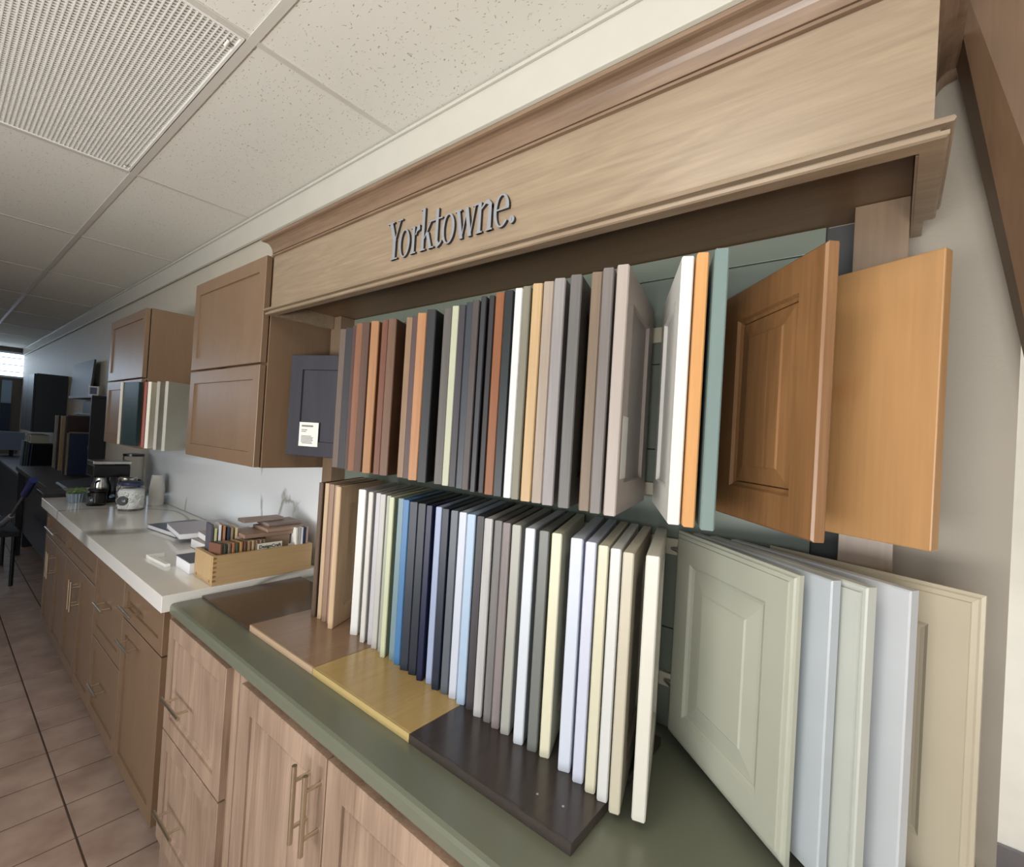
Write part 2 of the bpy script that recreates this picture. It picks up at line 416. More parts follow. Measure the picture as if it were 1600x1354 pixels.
def sample_door(name, label, front, z, mat, style='shaker', t=.021, w=W_, h=H_, hinge=None, group=None, pins=True, panel_mat=None):
    fx, fy = front
    if hinge is None:
        dx = .08 + max(0, fy - .70) * .6
        hinge = (fx - dx, min(.99, fy + math.sqrt(w * w - dx * dx)))
    w = math.hypot(fx - hinge[0], fy - hinge[1])
    rz = math.atan2(fy - hinge[1], fx - hinge[0])
    o = thing(name, label, 'sample door', (hinge[0], hinge[1], z), rz, group)
    if style == 'slab':
        k = (round(w, 3), round(h, 3), round(t, 4))
        if k not in slabs: slabs[k] = MB().box(0, w, -t / 2, t / 2, 0, h).mesh('slab', .002)
        link('slab', slabs[k], mat, o)
    else:
        fr, pn = door_meshes(style, w, h, t)
        link('frame', fr, mat, o); link('panel', pn, panel_mat or mat, o)
    if pins:
        Lp = max(.004, (1.0088 - hinge[1]) / ((hinge[1] - fy) / w))
        for zq in ((.022, h - .045) if z > 1.2 else (.085, h - .045)):
            q = link('hinge_pin', pin_me, steel, o, (0, 0, zq)); q.scale.x = Lp
    return o

# ---------------------------------------------------------------- display : header, stiles, back panel, rails
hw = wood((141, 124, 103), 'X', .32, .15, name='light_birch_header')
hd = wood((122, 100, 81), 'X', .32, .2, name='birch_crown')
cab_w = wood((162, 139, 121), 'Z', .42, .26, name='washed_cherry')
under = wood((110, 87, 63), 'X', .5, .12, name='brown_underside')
hdr = thing('display_header', 'long light wooden header with crown moulding above the sample doors', 'header', (-.84, .74, 1.86))
def rel(m, o):
    m.v = [(v[0] - o.location.x, v[1] - o.location.y, v[2] - o.location.z) for v in m.v]; return m
build('fascia', rel(box(-1.70, .022, .735, .755, 1.878, 2.07), hdr), hw, hdr)
xl, xr = -1.70, .022
def ring_prof(prof, yb, name, mat):
    """moulding mitred round front and both ends; prof = (out, z) pairs, closed"""
    m = MB(); k = len(prof)
    for o_, z in prof: m.v.append((xl - o_, yb, z))
    for o_, z in prof: m.v.append((xl - o_, .735 - o_, z))
    for o_, z in prof: m.v.append((xr + o_, .735 - o_, z))
    for o_, z in prof: m.v.append((xr + o_, yb, z))
    for s in range(3):
        for i in range(k):
            j = (i + 1) % k; m.f.append((s * k + i, s * k + j, (s + 1) * k + j, (s + 1) * k + i)); m.mi.append(0)
    m.f.append(tuple(range(k))); m.f.append(tuple(3 * k + k - 1 - i for i in range(k))); m.mi += [0, 0]
    return build(name, rel(m, hdr), mat, hdr)
cove = [(0, 2.062), (.007, 2.063), (.007, 2.068), (.001, 2.069), (.001, 2.072), (.006, 2.072)] + [(.006 + .024 * (1 - math.cos(a * PI / 2 / 6)), 2.074 + .036 * math.sin(a * PI / 2 / 6)) for a in range(7)] + [(.034, 2.112), (.034, 2.120), (0, 2.120)]
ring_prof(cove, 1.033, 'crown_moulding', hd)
ring_prof([(0, 1.886), (.005, 1.886), (.011, 1.881), (.017, 1.879), (.019, 1.875), (.017, 1.872), (.006, 1.871), (.006, 1.866), (.014, 1.865), (.014, 1.860), (.011, 1.858), (-.012, 1.858), (-.012, 1.878), (0, 1.878)], .962, 'light_rail_moulding', hw)
build('end_panel', rel(box(-1.70, -1.685, .756, .963, 1.86, 2.1), hdr), hw, hdr)
build('end_panel', rel(box(.007, .022, .756, 1.03, 1.86, 2.1), hdr), hw, hdr)
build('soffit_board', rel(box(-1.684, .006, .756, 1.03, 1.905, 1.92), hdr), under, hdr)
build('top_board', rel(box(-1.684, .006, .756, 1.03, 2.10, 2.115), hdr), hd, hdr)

# letters : built from stems, hairlines, serifs and bowls
def glyph(ch):
    """polygons in a 0..1 cap-height box: returns polys, advance"""
    T, h, x = .17, .035, .68
    def rect(a, b, c, d): return [(a, c), (b, c), (b, d), (a, d)]
    def serif(cx, z, w=.15, up=False):
        return rect(cx - w, cx + w, z - (h if up else 0), z + (0 if up else h))
    def bowl(cx, rx, z0, z1, ti=.105, a0=0, a1=360, n=26):
        out = []; cz = (z0 + z1) / 2; rz = (z1 - z0) / 2; st = (a1 - a0) / n
        for i in range(n):
            q = []
            for a in (a0 + st * i, a0 + st * (i + 1)):
                r = math.radians(a); q.append((r,))
            (r0,), (r1,) = q
            def P(r, k): return (cx + (rx - k * ti) * math.cos(r), cz + (rz - k * h) * math.sin(r))
            out.append([P(r0, 0), P(r1, 0), P(r1, 1), P(r0, 1)])
        return out
    def slant(xa, xb, z0, z1, w): return [(xa, z0), (xa + w, z0), (xb + w, z1), (xb, z1)]
    if ch == 'Y':
        return [slant(.31, .08, .48, 1, .15), slant(.39, .62, .50, 1, .04), rect(.30, .44, 0, .52), serif(.375, 0, .18), serif(.16, 1, .17, True), serif(.63, 1, .13, True)], .62
    if ch == 'o': return bowl(.27, .27, -.02, x + .02), .57
    if ch == 'r': return [rect(.08, .20, 0, x), serif(.14, 0, .13), rect(0, .1, x - h, x), slant(.22, .32, .45, x - .03, .05), [(.30, x - .16), (.44, x - .12), (.43, x), (.32, x)]], .45
    if ch == 'k': return [rect(.08, .20, 0, 1.05), serif(.14, 0, .13), rect(0, .1, 1.05 - h, 1.05), slant(.18, .46, .28, x - .02, .04), serif(.5, x, .12, True), slant(.44, .26, 0, .42, .13), serif(.53, 0, .12)], .62
    if ch == 't': return [rect(.08, .20, .1, .92), rect(-.02, .38, x - h, x), [(.08, .14), (.20, .14), (.30, .03), (.20, -.03), (.11, .02)], [(.24, .06), (.28, 0), (.38, .08), (.37, .12)]], .36
    if ch == 'w': return [slant(.19, .03, 0, x, .13), slant(.25, .42, 0, x - .05, .035), slant(.53, .37, 0, x, .13), slant(.59, .75, 0, x, .035), serif(.10, x, .13, True), serif(.77, x, .1, True)], .80
    if ch == 'n': return [rect(.08, .20, 0, x), serif(.14, 0, .12), rect(0, .1, x - h, x), rect(.45, .58, 0, x - .12), serif(.51, 0, .12), [(.20, x - .17), (.20, x - .12), (.36, x + .01), (.46, x + .01), (.58, x - .10), (.58, x - .2), (.45, x - .10), (.36, x - .07)]], .66
    if ch == 'e': return bowl(.27, .27, -.02, x + .02, a0=20, a1=320) + [rect(.10, .52, x * .52, x * .52 + h), [(.40, x * .55), (.52, x * .55), (.53, x * .62), (.50, x * .74), (.40, x * .74)]], .55
    if ch == '.': return bowl(.09, .09, 0, .16, ti=.085, n=16), .2
lett = thing('sign_lettering', 'grey raised serif lettering reading Yorktowne. on the wooden header', 'sign', (-1.04, .7347, 1.918))
tot = sum(glyph(c)[1] for c in 'Yorktowne.')
S = .426 / tot; SZ = .098; cx = 0
gm = [paint((132, 134, 138), .5, name='grey_letter_face'), paint((46, 42, 44), .5, name='dark_letter_edge')]
for ch in 'Yorktowne.':
    polys, adv = glyph(ch); m = MB()
    for i, p in enumerate(polys):
        m.prism([((cx + a) * S, b * SZ) for a, b in p], -.0065 - .00005 * (i % 5), 0, 0, 1)
    build('letter', m, gm, lett); cx += adv

# stiles, back planks, hinge rails
st = thing('door_rack', 'wooden rack with two stiles and sage grey planks behind the sample doors', 'rack', (-.84, 1.0, .885))
stm = wood((124, 104, 84), 'Z', .4, .12, name='stile_wood')
build('stile', rel(box(-1.705, -1.64, .965, 1.03, .885, 1.904), st), stm, st, bev=.001)
build('stile', rel(box(-.066, .006, .965, 1.03, .885, 1.904), st), stm, st, bev=.001)
gp = paint((112, 120, 108), .45, name='sage_grey_panel')
zz = [.885, 1.095, 1.285, 1.476, 1.666, 1.857, 1.904]
for a, b in zip(zz, zz[1:]):
    build('plank', rel(box(-1.64, -.112, 1.022, 1.032, a + .001, b - .001), st), gp, st, bev=.0015)
build('recess_board', rel(box(-1.64, -.066, 1.032, 1.0345, .885, 1.904), st), paint((60, 60, 60), .6), st)
rm = paint((196, 188, 168), .4, name='beige_steel_rail')
for a, b in ((1.713, 1.747), (1.375, 1.402), (1.254, 1.288), (.975, 1.003)):
    build('hinge_rail', rel(box(-1.62, -.12, 1.0125, 1.0215, a, b), st), rm, st, bev=.001)


# ---- upper row.  (name, sRGB colour, kind, x, y, thickness)
U = [('taupe brown', (138, 116, 104), 'w', -1.291, .770, .022), ('charcoal', (82, 80, 84), 'w', -1.252, .767, .027), ('dark reddish brown', (118, 84, 76), 'w', -1.213, .760, .018),
     ('chestnut', (176, 118, 86), 'w', -1.175, .750, .026), ('cocoa brown', (132, 96, 82), 'w', -1.144, .749, .024), ('light cherry', (206, 148, 102), 'w', -1.108, .753, .025),
     ('auburn', (156, 98, 76), 'w', -1.069, .758, .019), ('walnut brown', (150, 110, 86), 'w', -1.038, .758, .024), ('tan', (178, 140, 108), 'w', -.983, .771, .025),
     ('mauve brown', (120, 92, 90), 'w', -.955, .767, .019), ('orange maple', (218, 154, 104), 'w', -.917, .756, .025), ('graphite', (78, 78, 82), 'w', -.870, .745, .024),
     ('ash grey', (124, 118, 114), 'w', -.825, .757, .022), ('pale sage', (212, 214, 184), 'p', -.794, .751, .022), ('violet charcoal', (92, 86, 94), 'w', -.772, .751, .021),
     ('slate blue', (72, 80, 92), 'p', -.742, .744, .018), ('grey brown', (110, 100, 98), 'w', -.718, .738, .018), ('dark charcoal', (72, 72, 80), 'p', -.684, .726, .023),
     ('espresso', (78, 70, 74), 'w', -.665, .731, .019), ('copper brown', (184, 112, 66), 'w', -.636, .723, .020), ('near-black green', (48, 56, 60), 'p', -.611, .721, .020),
     ('bright white', (246, 246, 248), 'p', -.585, .720, .021), ('olive grey', (158, 154, 134), 'w', -.564, .718, .019), ('honey oak', (226, 188, 138), 'w', -.536, .715, .022),
     ('limed oak', (192, 174, 158), 'w', -.511, .716, .021), ('silver grey', (174, 168, 168), 'w', -.483, .711, .022), ('weathered grey oak', (136, 132, 130), 'w', -.448, .710, .021),
     ('brown oak', (160, 138, 116), 'w', -.410, .716, .020), ('taupe grey', (152, 142, 140), 'w', -.384, .708, .0205)]
def board_mat(c, k, f=.84):
    f = f * .97 if k == 'w' else f
    g = sum(c) / 3; q = .92; f *= (g / 200) ** .3 if g < 200 else 1 if k == 'w' else .94
    c = tuple(int((g + (x - g) * q) * f) for x in c)
    return wood(c, 'Z', .38, .14, name='stained_wood') if k == 'w' else paint(c, .35, name='door_paint')
names = [u[0] for u in U] + ['mushroom taupe', 'snow white', 'amber orange', 'teal green', 'raised cherry', 'blond maple']
def thin(T, q_=.86):
    # door leaves must not be thicker than the space to their neighbours
    out = []
    def ln_(q):
        x, y = q[3], q[4]; dx = .08 + max(0, y - .70) * .6
        return (x, y), (x - dx, min(.99, y + math.sqrt(W_ * W_ - dx * dx)))
    def dist(p, l):
        (ax_, ay_), (bx_, by_) = l; n_ = math.hypot(bx_ - ax_, by_ - ay_)
        return abs((p[0] - ax_) * (by_ - ay_) - (p[1] - ay_) * (bx_ - ax_)) / n_
    for i, q in enumerate(T):
        t = q[5]; l = ln_(q)
        for j in (i - 1, i + 1):
            if 0 <= j < len(T):
                m_ = ln_(T[j]); t = min(t, q_ * min(dist(m_[0], l), dist(m_[1], l), dist(l[0], m_), dist(l[1], m_)))
        out.append(q[:5] + (round(max(t, .008), 4),))
        if t < .015: print('thin', q[0], round(t, 4))
    return out
U = thin(U)
for i, (nm, c, k, x, y, t) in enumerate(U):
    lf = names[i - 1] if i else None
    lab = '%s sample door in the upper rack, %s' % (nm, ('between %s and %s ones' % (lf, names[i + 1])) if lf else 'leftmost, beside the grey door with a card')
    o = sample_door('sample_door', lab, (x, y), 1.364, board_mat(c, k), 'shaker', t, group='sample doors in the upper rack')
o = sample_door('sample_door', 'mushroom taupe sample door facing the gap in the upper rack, sticker on it', (-.357, .707), 1.364, wood((158, 148, 141), 'Z', .35, .05, name='stained_wood'), 'shaker', .0205, hinge=(-.425, .978), group='sample doors in the upper rack', panel_mat=paint((132, 126, 122), .35))
build('sticker', MB().box(.222, .262, .0103, .0109, .06, .165), paint((205, 203, 198), .5), o)
o = sample_door('sample_door', 'snow white sample door right of the gap in the upper rack', (-.257, .724), 1.364, paint((216, 214, 208), .35, name='door_paint'), 'shaker', .0185, hinge=(-.383, .972), group='sample doors in the upper rack')
o = sample_door('sample_door', 'amber orange sample door in the upper rack, between white and teal doors', (-.2335, .721), 1.364, wood((198, 148, 96), 'Z', .38, .08, name='stained_wood'), 'shaker', .0175, hinge=(-.352, .974), group='sample doors in the upper rack')
o = sample_door('sample_door', 'teal green sample door in the upper rack, left of the cherry door', (-.206, .719), 1.364, paint((110, 127, 124), .35, name='door_paint'), 'shaker', .020, hinge=(-.315, .978), group='sample doors in the upper rack')
o = sample_door('sample_door', 'raised-panel cherry door swung open in the upper rack', (-.074, .768), 1.364, wood((130, 94, 60), 'Z', .33, .22, name='cherry_wood'), 'raised', .020, hinge=(-.262, .980), group='sample doors in the upper rack')
def knotted(m):
    m = m.copy(); t = m.node_tree; b = t.nodes['Principled BSDF']
    src = b.inputs['Base Color'].links[0].from_socket
    tc = t.nodes.new('ShaderNodeTexCoord'); mp = t.nodes.new('ShaderNodeMapping'); mp.inputs['Location'].default_value = (-.155, 0, -.235)
    nz = t.nodes.new('ShaderNodeTexNoise'); nz.inputs['Scale'].default_value = 14
    va = t.nodes.new('ShaderNodeVectorMath'); va.operation = 'MULTIPLY_ADD'; va.inputs[1].default_value = (.07, 0, .07)
    t.links.new(tc.outputs['Object'], nz.inputs['Vector']); t.links.new(tc.outputs['Object'], mp.inputs['Vector'])
    t.links.new(nz.outputs['Color'], va.inputs[0]); t.links.new(mp.outputs['Vector'], va.inputs[2])
    mp2 = t.nodes.new('ShaderNodeMapping'); mp2.inputs['Location'].default_value = (-.035, 0, -.035); mp2.inputs['Scale'].default_value = (1, .01, 1.4)
    t.links.new(va.outputs[0], mp2.inputs['Vector'])
    ln = t.nodes.new('ShaderNodeVectorMath'); ln.operation = 'LENGTH'; t.links.new(mp2.outputs['Vector'], ln.inputs[0])
    mr = t.nodes.new('ShaderNodeMapRange'); mr.inputs[1].default_value = .002; mr.inputs[2].default_value = .045; mr.inputs[3].default_value = .38; mr.inputs[4].default_value = 0
    t.links.new(ln.outputs['Value'], mr.inputs[0])
    mx = t.nodes.new('ShaderNodeMix'); mx.data_type = 'RGBA'; mx.inputs[7].default_value = lin((150, 96, 52))
    t.links.new(mr.outputs[0], mx.inputs[0]); t.links.new(src, mx.inputs[6]); t.links.new(mx.outputs[2], b.inputs['Base Color'])
    return m
o = sample_door('sample_door', 'plain blond maple slab door at the right end of the upper rack', (.049, .865), 1.362, knotted(wood((166, 126, 82), 'Z', .38, .09, name='maple_wood')), 'slab', .020, hinge=(-.212, .986), group='sample doors in the upper rack')

# ---- lower row
Lr = [('dark walnut', (126, 100, 80), 'w', -1.352, .765, .020), ('blond birch', (216, 184, 150), 'w', -1.327, .771, .022), ('pinkish brown', (178, 144, 122), 'w', -1.298, .770, .020), ('rose beech', (190, 156, 132), 'w', -1.273, .772, .018), ('pale oak', (224, 192, 154), 'w', -1.240, .756, .026),
      ('brilliant white', (250, 250, 248), 'p', -1.159, .781, .0225), ('off white', (232, 228, 222), 'p', -1.102, .770, .025), ('pale lavender grey', (208, 206, 212), 'p', -1.077, .777, .020), ('light grey', (206, 204, 200), 'p', -1.049, .771, .022), ('sage grey', (176, 180, 164), 'p', -1.021, .770, .018),
      ('pale celery', (216, 222, 184), 'p', -.994, .758, .024), ('dusty teal', (130, 160, 170), 'p', -.966, .766, .021), ('cornflower blue', (76, 138, 198), 'p', -.938, .760, .020), ('dark slate', (58, 68, 88), 'p', -.903, .755, .024),
      ('midnight slate', (52, 60, 78), 'p', -.872, .755, .022), ('deep navy', (30, 40, 92), 'p', -.840, .750, .023), ('periwinkle', (164, 178, 212), 'p', -.814, .756, .022), ('inky navy', (48, 58, 84), 'p', -.784, .749, .0225), ('steel grey', (108, 116, 128), 'p', -.757, .751, .020),
      ('icy white', (216, 222, 238), 'p', -.731, .752, .023), ('sky blue', (174, 198, 226), 'p', -.702, .748, .020), ('iron grey', (92, 88, 94), 'w', -.675, .748, .018), ('pearl grey', (196, 194, 194), 'w', -.646, .741, .019), ('mid grey', (140, 138, 138), 'w', -.619, .741, .022),
      ('mink taupe', (156, 144, 144), 'w', -.594, .737, .020), ('greige', (180, 178, 170), 'p', -.568, .736, .022), ('frost white', (228, 236, 246), 'p', -.531, .731, .020), ('stone grey', (134, 136, 132), 'p', -.500, .733, .022), ('cream', (242, 236, 206), 'p', -.473, .735, .020),
      ('blue-white', (224, 232, 248), 'p', -.427, .729, .022), ('lavender white', (222, 226, 248), 'p', -.395, .722, .020), ('custard cream', (232, 226, 198), 'p', -.368, .716, .0185), ('soft white', (232, 232, 230), 'p', -.344, .713, .018), ('beige', (216, 206, 184), 'p', -.318, .704, .019), ('ivory', (236, 232, 220), 'p', -.283, .716, .021)]
ln = [u[0] for u in Lr] + ['sage beige raised-panel']
Lr = thin(Lr, .80)
for i, (nm, c, k, x, y, t) in enumerate(Lr):
    lab = '%s sample door in the lower rack, %s' % (nm, ('between %s and %s ones' % (ln[i - 1], ln[i + 1])) if i else 'leftmost, beside the wooden stile')
    hg = None
    if x > -.29: hg = (-.372, .98)
    sample_door('sample_door', lab, (x, y), .9035, board_mat(c, k, .90), 'shaker', t, h=.4085, hinge=hg, group='sample doors in the lower rack', pins=True)
sp = (166, 167, 153)
RR = [('sage beige raised-panel sample door swung open towards the room, lower rack', (-.093, .785), (-.336, .990), sp, 'stepped', .021),
      ('pale blue sample door second in the open group, behind the sage beige one', (-.053, .797), (-.304, .990), (172, 178, 183), 'shaker', .017),
      ('eggshell sample door third in the open group of the lower rack', (-.014, .797), (-.271, .990), (178, 181, 173), 'bead', .018),
      ('cool white sample door fourth in the open group of the lower rack', (.030, .828), (-.233, .992), (182, 185, 188), 'shaker', .018),
      ('warm greige sample door lying back against the wall, rightmost of the lower rack', (.103, .883), (-.170, .992), (170, 160, 140), 'stepped', .018)]
for lab, f, hg, c, stl, t in RR:
    sample_door('sample_door', lab, f, .9035, paint(c, .35, name='door_paint'), stl, t, h=.4085, hinge=hg, group='open doors at the right of the lower rack')
# charcoal door with the card, left of the stile
o = sample_door('sample_door', 'charcoal shaker door with a white card, hung beside the upper cabinet', (-1.703, .825), 1.375, wood((62, 61, 67), 'Z', .35, .08, name='stained_wood'), 'shaker', .020, hinge=(-1.425, .942), h=.36, group='sample doors in the upper rack', pins=False)
wC = math.hypot(.278, .117)
t_ = .0005
cd = build('card', box(wC - .135, wC - .055, -.0118, -.0102, .035, .120), paint((225, 224, 218), .6), o)
def y_text(s, size, mat, parent, loc, rot, name='print', depth=.0003, bold=0):
    cu = bpy.data.curves.new(name, 'FONT'); cu.body = s; cu.size = size; cu.extrude = depth; cu.offset = bold
    ob = bpy.data.objects.new(name, cu); C.objects.link(ob)
    dg = bpy.context.evaluated_depsgraph_get(); me = bpy.data.meshes.new_from_object(ob.evaluated_get(dg))
    bpy.data.objects.remove(ob); me.name = name
    q = link(name, me, None, parent, loc); me.materials.clear(); me.materials.append(mat)
    q.rotation_euler = rot
    return q
ink = paint((120, 120, 118), .6, name='grey_ink'); dink = paint((70, 70, 70), .6, name='dark_ink')
# the charcoal door is seen from its +y-local side? the card faces the room: door local x runs to the left, so its face to the room is +y local
cd.location.y = .0220
bar = MB()
for i, (a, b, z) in enumerate(((.010, .058, .104), (.010, .034, .092), (.010, .030, .086), (.010, .052, .070), (.010, .060, .065), (.010, .058, .060), (.010, .060, .055), (.010, .055, .050), (.014, .058, .045))):
    bar.box(wC - .055 - b, wC - .055 - a, .0118, .0122, z, z + (.006 if i == 0 else .0026))
build('print', bar, [ink], o)

# ---------------------------------------------------------------- base cabinets under the quartz worktop
tw = wood((126, 102, 80), 'Z', .38, .07, name='taupe_stained_maple')
nick = paint((208, 198, 178), .28, 1, name='brushed_brass_nickel')
def pull(parent, p, L, vertical, off=.032, r=.0048):
    m = MB(); x, y, z = p
    d = Vector((0, 0, 1)) if vertical else Vector((1, 0, 0))
    a = Vector((x, y - off, z)) - d * L / 2; b = Vector((x, y - off, z)) + d * L / 2
    m.tube(a, b, r, 12)
    for s in (-.3, .3):
        q = Vector((x, y - off, z)) + d * L * s; m.tube((q.x, y + .001, q.z), (q.x, y - off, q.z), r * .8, 10)
    return build('handle', rel2(m, parent), nick, parent, smooth=True)
def rel2(m, o):
    l = o['wl'] if 'wl' in o else o.location
    m.v = [(v[0] - l[0], v[1] - l[1], v[2] - l[2]) for v in m.v]; return m
def front(parent, name, x0, x1, z0, z1, y, mat, t=.02, fr=.05, bead=False):
    """shaker front whose face is at y; child of parent (world coords kept through stored location)"""
    w, h = x1 - x0, z1 - z0
    m = MB()
    if bead: rg = [(0, .0015), (.0015, 0), (fr, 0), (fr + .001, .006), (fr + .0035, .006), (fr + .0045, .0035), (fr + .012, .0095), (fr + .0135, .0115), (fr + .016, .0095)]
    else: rg = [(0, .0015), (.0015, 0), (fr, 0), (fr + .001, .007)]
    seq = [(0, t)] + rg
    for i, d in seq: m.v += [(i, d, i), (w - i, d, i), (w - i, d, h - i), (i, d, h - i)]
    for a in range(len(seq) - 1):
        for j in range(4): m.f.append((a * 4 + j, a * 4 + (j + 1) % 4, a * 4 + 4 + (j + 1) % 4, a * 4 + 4 + j)); m.mi.append(0)
    q = (len(seq) - 1) * 4; m.f += [(q, q + 1, q + 2, q + 3), (3, 2, 1, 0)]; m.mi += [0, 0]
    o = link(name, m.mesh(name), mat, parent)
    pl = parent.location
    o.location = (x0 - pl.x, y - pl.y, z0 - pl.z)
    o['wl'] = (x0, y, z0)
    return o
def cabinet(label, x0, x1, mat, zt, yf, depth=1.03, group=None, zb=.12, plinth=True):
    o = thing('base_cabinet', label, 'cabinet', ((x0 + x1) / 2, yf, 0), 0, group)
    m = MB().box(x0, x1, yf, depth, zb, zt)
    build('body', rel(m, o), mat, o, bev=.001)
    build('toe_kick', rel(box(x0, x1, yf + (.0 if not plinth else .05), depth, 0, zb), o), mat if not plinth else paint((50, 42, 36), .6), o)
    return o
G1 = 'taupe base cabinets under the pale worktop'
g_ = .002
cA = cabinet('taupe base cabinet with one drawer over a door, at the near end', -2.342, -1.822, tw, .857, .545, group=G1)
dA = front(cA, 'drawer', -2.34, -1.858, .69, .845, .525, tw, fr=.045); pull(dA, (-2.185, .525, .755), .17, False)
dB = front(cA, 'door', -2.34, -1.858, .125, .684, .525, tw); pull(dB, (-2.19, .525, .625), .17, False)
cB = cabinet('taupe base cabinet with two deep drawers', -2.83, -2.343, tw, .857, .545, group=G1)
dA = front(cB, 'drawer', -2.827, -2.346, .475, .845, .525, tw); pull(dA, (-2.60, .525, .66), .15, False)
dB = front(cB, 'drawer', -2.827, -2.346, .125, .469, .525, tw); pull(dB, (-2.60, .525, .31), .15, False)
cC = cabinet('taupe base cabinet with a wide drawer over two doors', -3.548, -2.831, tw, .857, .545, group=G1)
front(cC, 'drawer', -3.545, -2.834, .69, .845, .525, tw, fr=.045)
d1 = front(cC, 'door', -3.545, -3.192, .125, .684, .525, tw); pull(d1, (-3.215, .525, .56), .15, True)
d2 = front(cC, 'door', -3.188, -2.834, .125, .684, .525, tw); pull(d2, (-3.165, .525, .56), .15, True)
cD = cabinet('taupe base cabinet at the far end of the pale worktop', -4.262, -3.549, tw, .857, .545, group=G1)
dd = front(cD, 'drawer', -4.26, -3.552, .69, .845, .525, tw, fr=.045); pull(dd, (-3.90, .525, .765), .30, False)
d1 = front(cD, 'door', -4.26, -3.908, .125, .684, .525, tw); pull(d1, (-3.93, .525, .56), .15, True)
d2 = front(cD, 'door', -3.904, -3.552, .125, .684, .525, tw); pull(d2, (-3.88, .525, .56), .15, True)
tag(build('worktop', box(-4.287, -1.79, .497, 1.029, .859, .913), quartz(), bev=.002), 'glossy pale quartz worktop with a thick white front edge', 'worktop')
tag(build('backsplash', box(-4.2, -1.706, 1.0302, 1.0435, .9135, 1.50), marble(), bev=.001), 'white marble-look backsplash slab with grey veins', 'backsplash')

# green worktop run
G2 = 'washed cherry base cabinets under the green worktop'
k1 = cabinet('washed cherry base cabinet with two deep drawers, by the green worktop end', -1.815, -1.302, cab_w, .847, .545, group=G2, zb=.13, plinth=False)
q = front(k1, 'drawer', -1.797, -1.338, .485, .832, .525, cab_w, fr=.048, bead=True); pull(q, (-1.640, .525, .620), .155, False)
q = front(k1, 'drawer', -1.797, -1.338, .135, .479, .525, cab_w, fr=.048, bead=True); pull(q, (-1.640, .525, .275), .155, False)
k2 = cabinet('washed cherry base cabinet with a pair of doors and long brass pulls', -1.298, -.40, cab_w, .847, .545, group=G2, zb=.13, plinth=False)
q = front(k2, 'door', -1.250, -.847, .135, .826, .528, cab_w, fr=.058, bead=True); pull(q, (-.905, .528, .725), .155, True, .034, .0052)
q = front(k2, 'door', -.843, -.440, .135, .826, .528, cab_w, fr=.058, bead=True); pull(q, (-.862, .528, .725), .155, True, .034, .0052)
k3 = cabinet('washed cherry base cabinet with one door, nearest the right wall', -.398, .10, cab_w, .847, .545, group=G2, zb=.13, plinth=False)
front(k3, 'door', -.375, .085, .135, .826, .528, cab_w, fr=.058, bead=True)
gg = paint((106, 109, 94), .28, name='olive_green_laminate')
y0, y1 = .520, 1.034
prof = [(y1, .848), (y1, .885), (y0 + .010, .885), (y0 + .003, .882), (y0, .875), (y0, .856), (y0 + .006, .848)]
m = MB().xsweep(prof, -1.787, .12)
tag(build('worktop', m, gg), 'dull olive green worktop with a rounded front edge', 'worktop')
# flooring samples lying on it
SB = [('sample_board', 'dark brown sample board lying beside the pale worktop edge', -1.787, -1.418, .892, (78, 62, 52)),
      ('sample_board', 'grey-brown sample board with a pale front edge, under the leftmost doors', -1.415, -1.064, .903, (140, 114, 92)),
      ('sample_board', 'golden yellow sample board between the grey-brown and black ones', -1.0625, -.702, .903, (178, 150, 98)),
      ('sample_board', 'near-black sample board with two screw heads, at the right', -.7005, -.338, .903, (62, 55, 52))]
ge = paint((206, 170, 130), .5)
for i, (nm, lab, a, b, zt, c) in enumerate(SB):
    m = MB().box(a, b, .611, .985, .8855, zt)
    mt = wood(c, 'Y', .22, .10, name='sample_board_finish')
    mats = [mt, {1: wood((180, 154, 128), 'X', .5, .05), 2: wood((178, 156, 104), 'X', .5, .05)}.get(i, mt)]
    ob = thing(nm, lab, 'sample board', ((a + b) / 2, .8, .8855), 0, 'sample boards lying on the green worktop')
    build('board', rel(box(a, b, .614, .95, .8855, zt), ob), mt, ob, bev=.0008)
    build('edge_band', rel(box(a, b, .610, .6138, .8855, zt - .0005), ob), mats[1], ob)
    if i == 3:
        for (sx, sy) in ((-.43, .655), (-.385, .662)):
            build('screw_head', rel(MB().lathe((sx, sy, zt), [(.0022, 0), (.002, .0008), (.0006, .0012)], 10), ob), steel, ob, smooth=True)

# ---------------------------------------------------------------- upper cabinets
def upper(label, x0, x1, zb, zt, zs, group):
    o = thing('wall_cabinet', label, 'cabinet', ((x0 + x1) / 2, .74, zb), 0, group)
    build('body', rel(box(x0, x1, .745, 1.03, zb, zt), o), tw, o, bev=.001)
    front(o, 'door', x0 + .002, x1 - .004, zs + .004, zt - .004, .72, tw)
    front(o, 'door', x0 + .002, x1 - .004, zb + .002, zs - .004, .72, tw)
    build('bumper', rel(MB().tube(((x0 * .55 + x1 * .45) - .03, .728, zs - .001), ((x0 * .55 + x1 * .45) + .02, .728, zs - .001), .003, 8), o), paint((40, 34, 30), .5), o)
    return o
upper('taupe wall cabinet with two stacked lift-up doors, next to the wooden header', -2.413, -1.722, 1.325, 2.073, 1.69, 'stacked-door wall cabinets')
upper('taupe wall cabinet farther along, samples fanned over its lower corner', -3.930, -3.163, 1.305, 2.073, 1.688, 'stacked-door wall cabinets')
FG = 'samples fanned out between the two wall cabinets'
sample_door('fanned_sample', 'white-edged dark green sample over the lower corner of the far wall cabinet', (-3.300, .680), 1.322, paint((40, 56, 58), .3), 'slab', .018, hinge=(-3.105, .705), h=.34, group=FG, pins=False)
o_ = box(-3.322, -3.301, .665, .685, 1.322, 1.662)
tag(build('fanned_sample', o_, paint((232, 226, 210), .4), bev=.001), 'narrow white sample at the left end of the fan', 'sample door', FG)
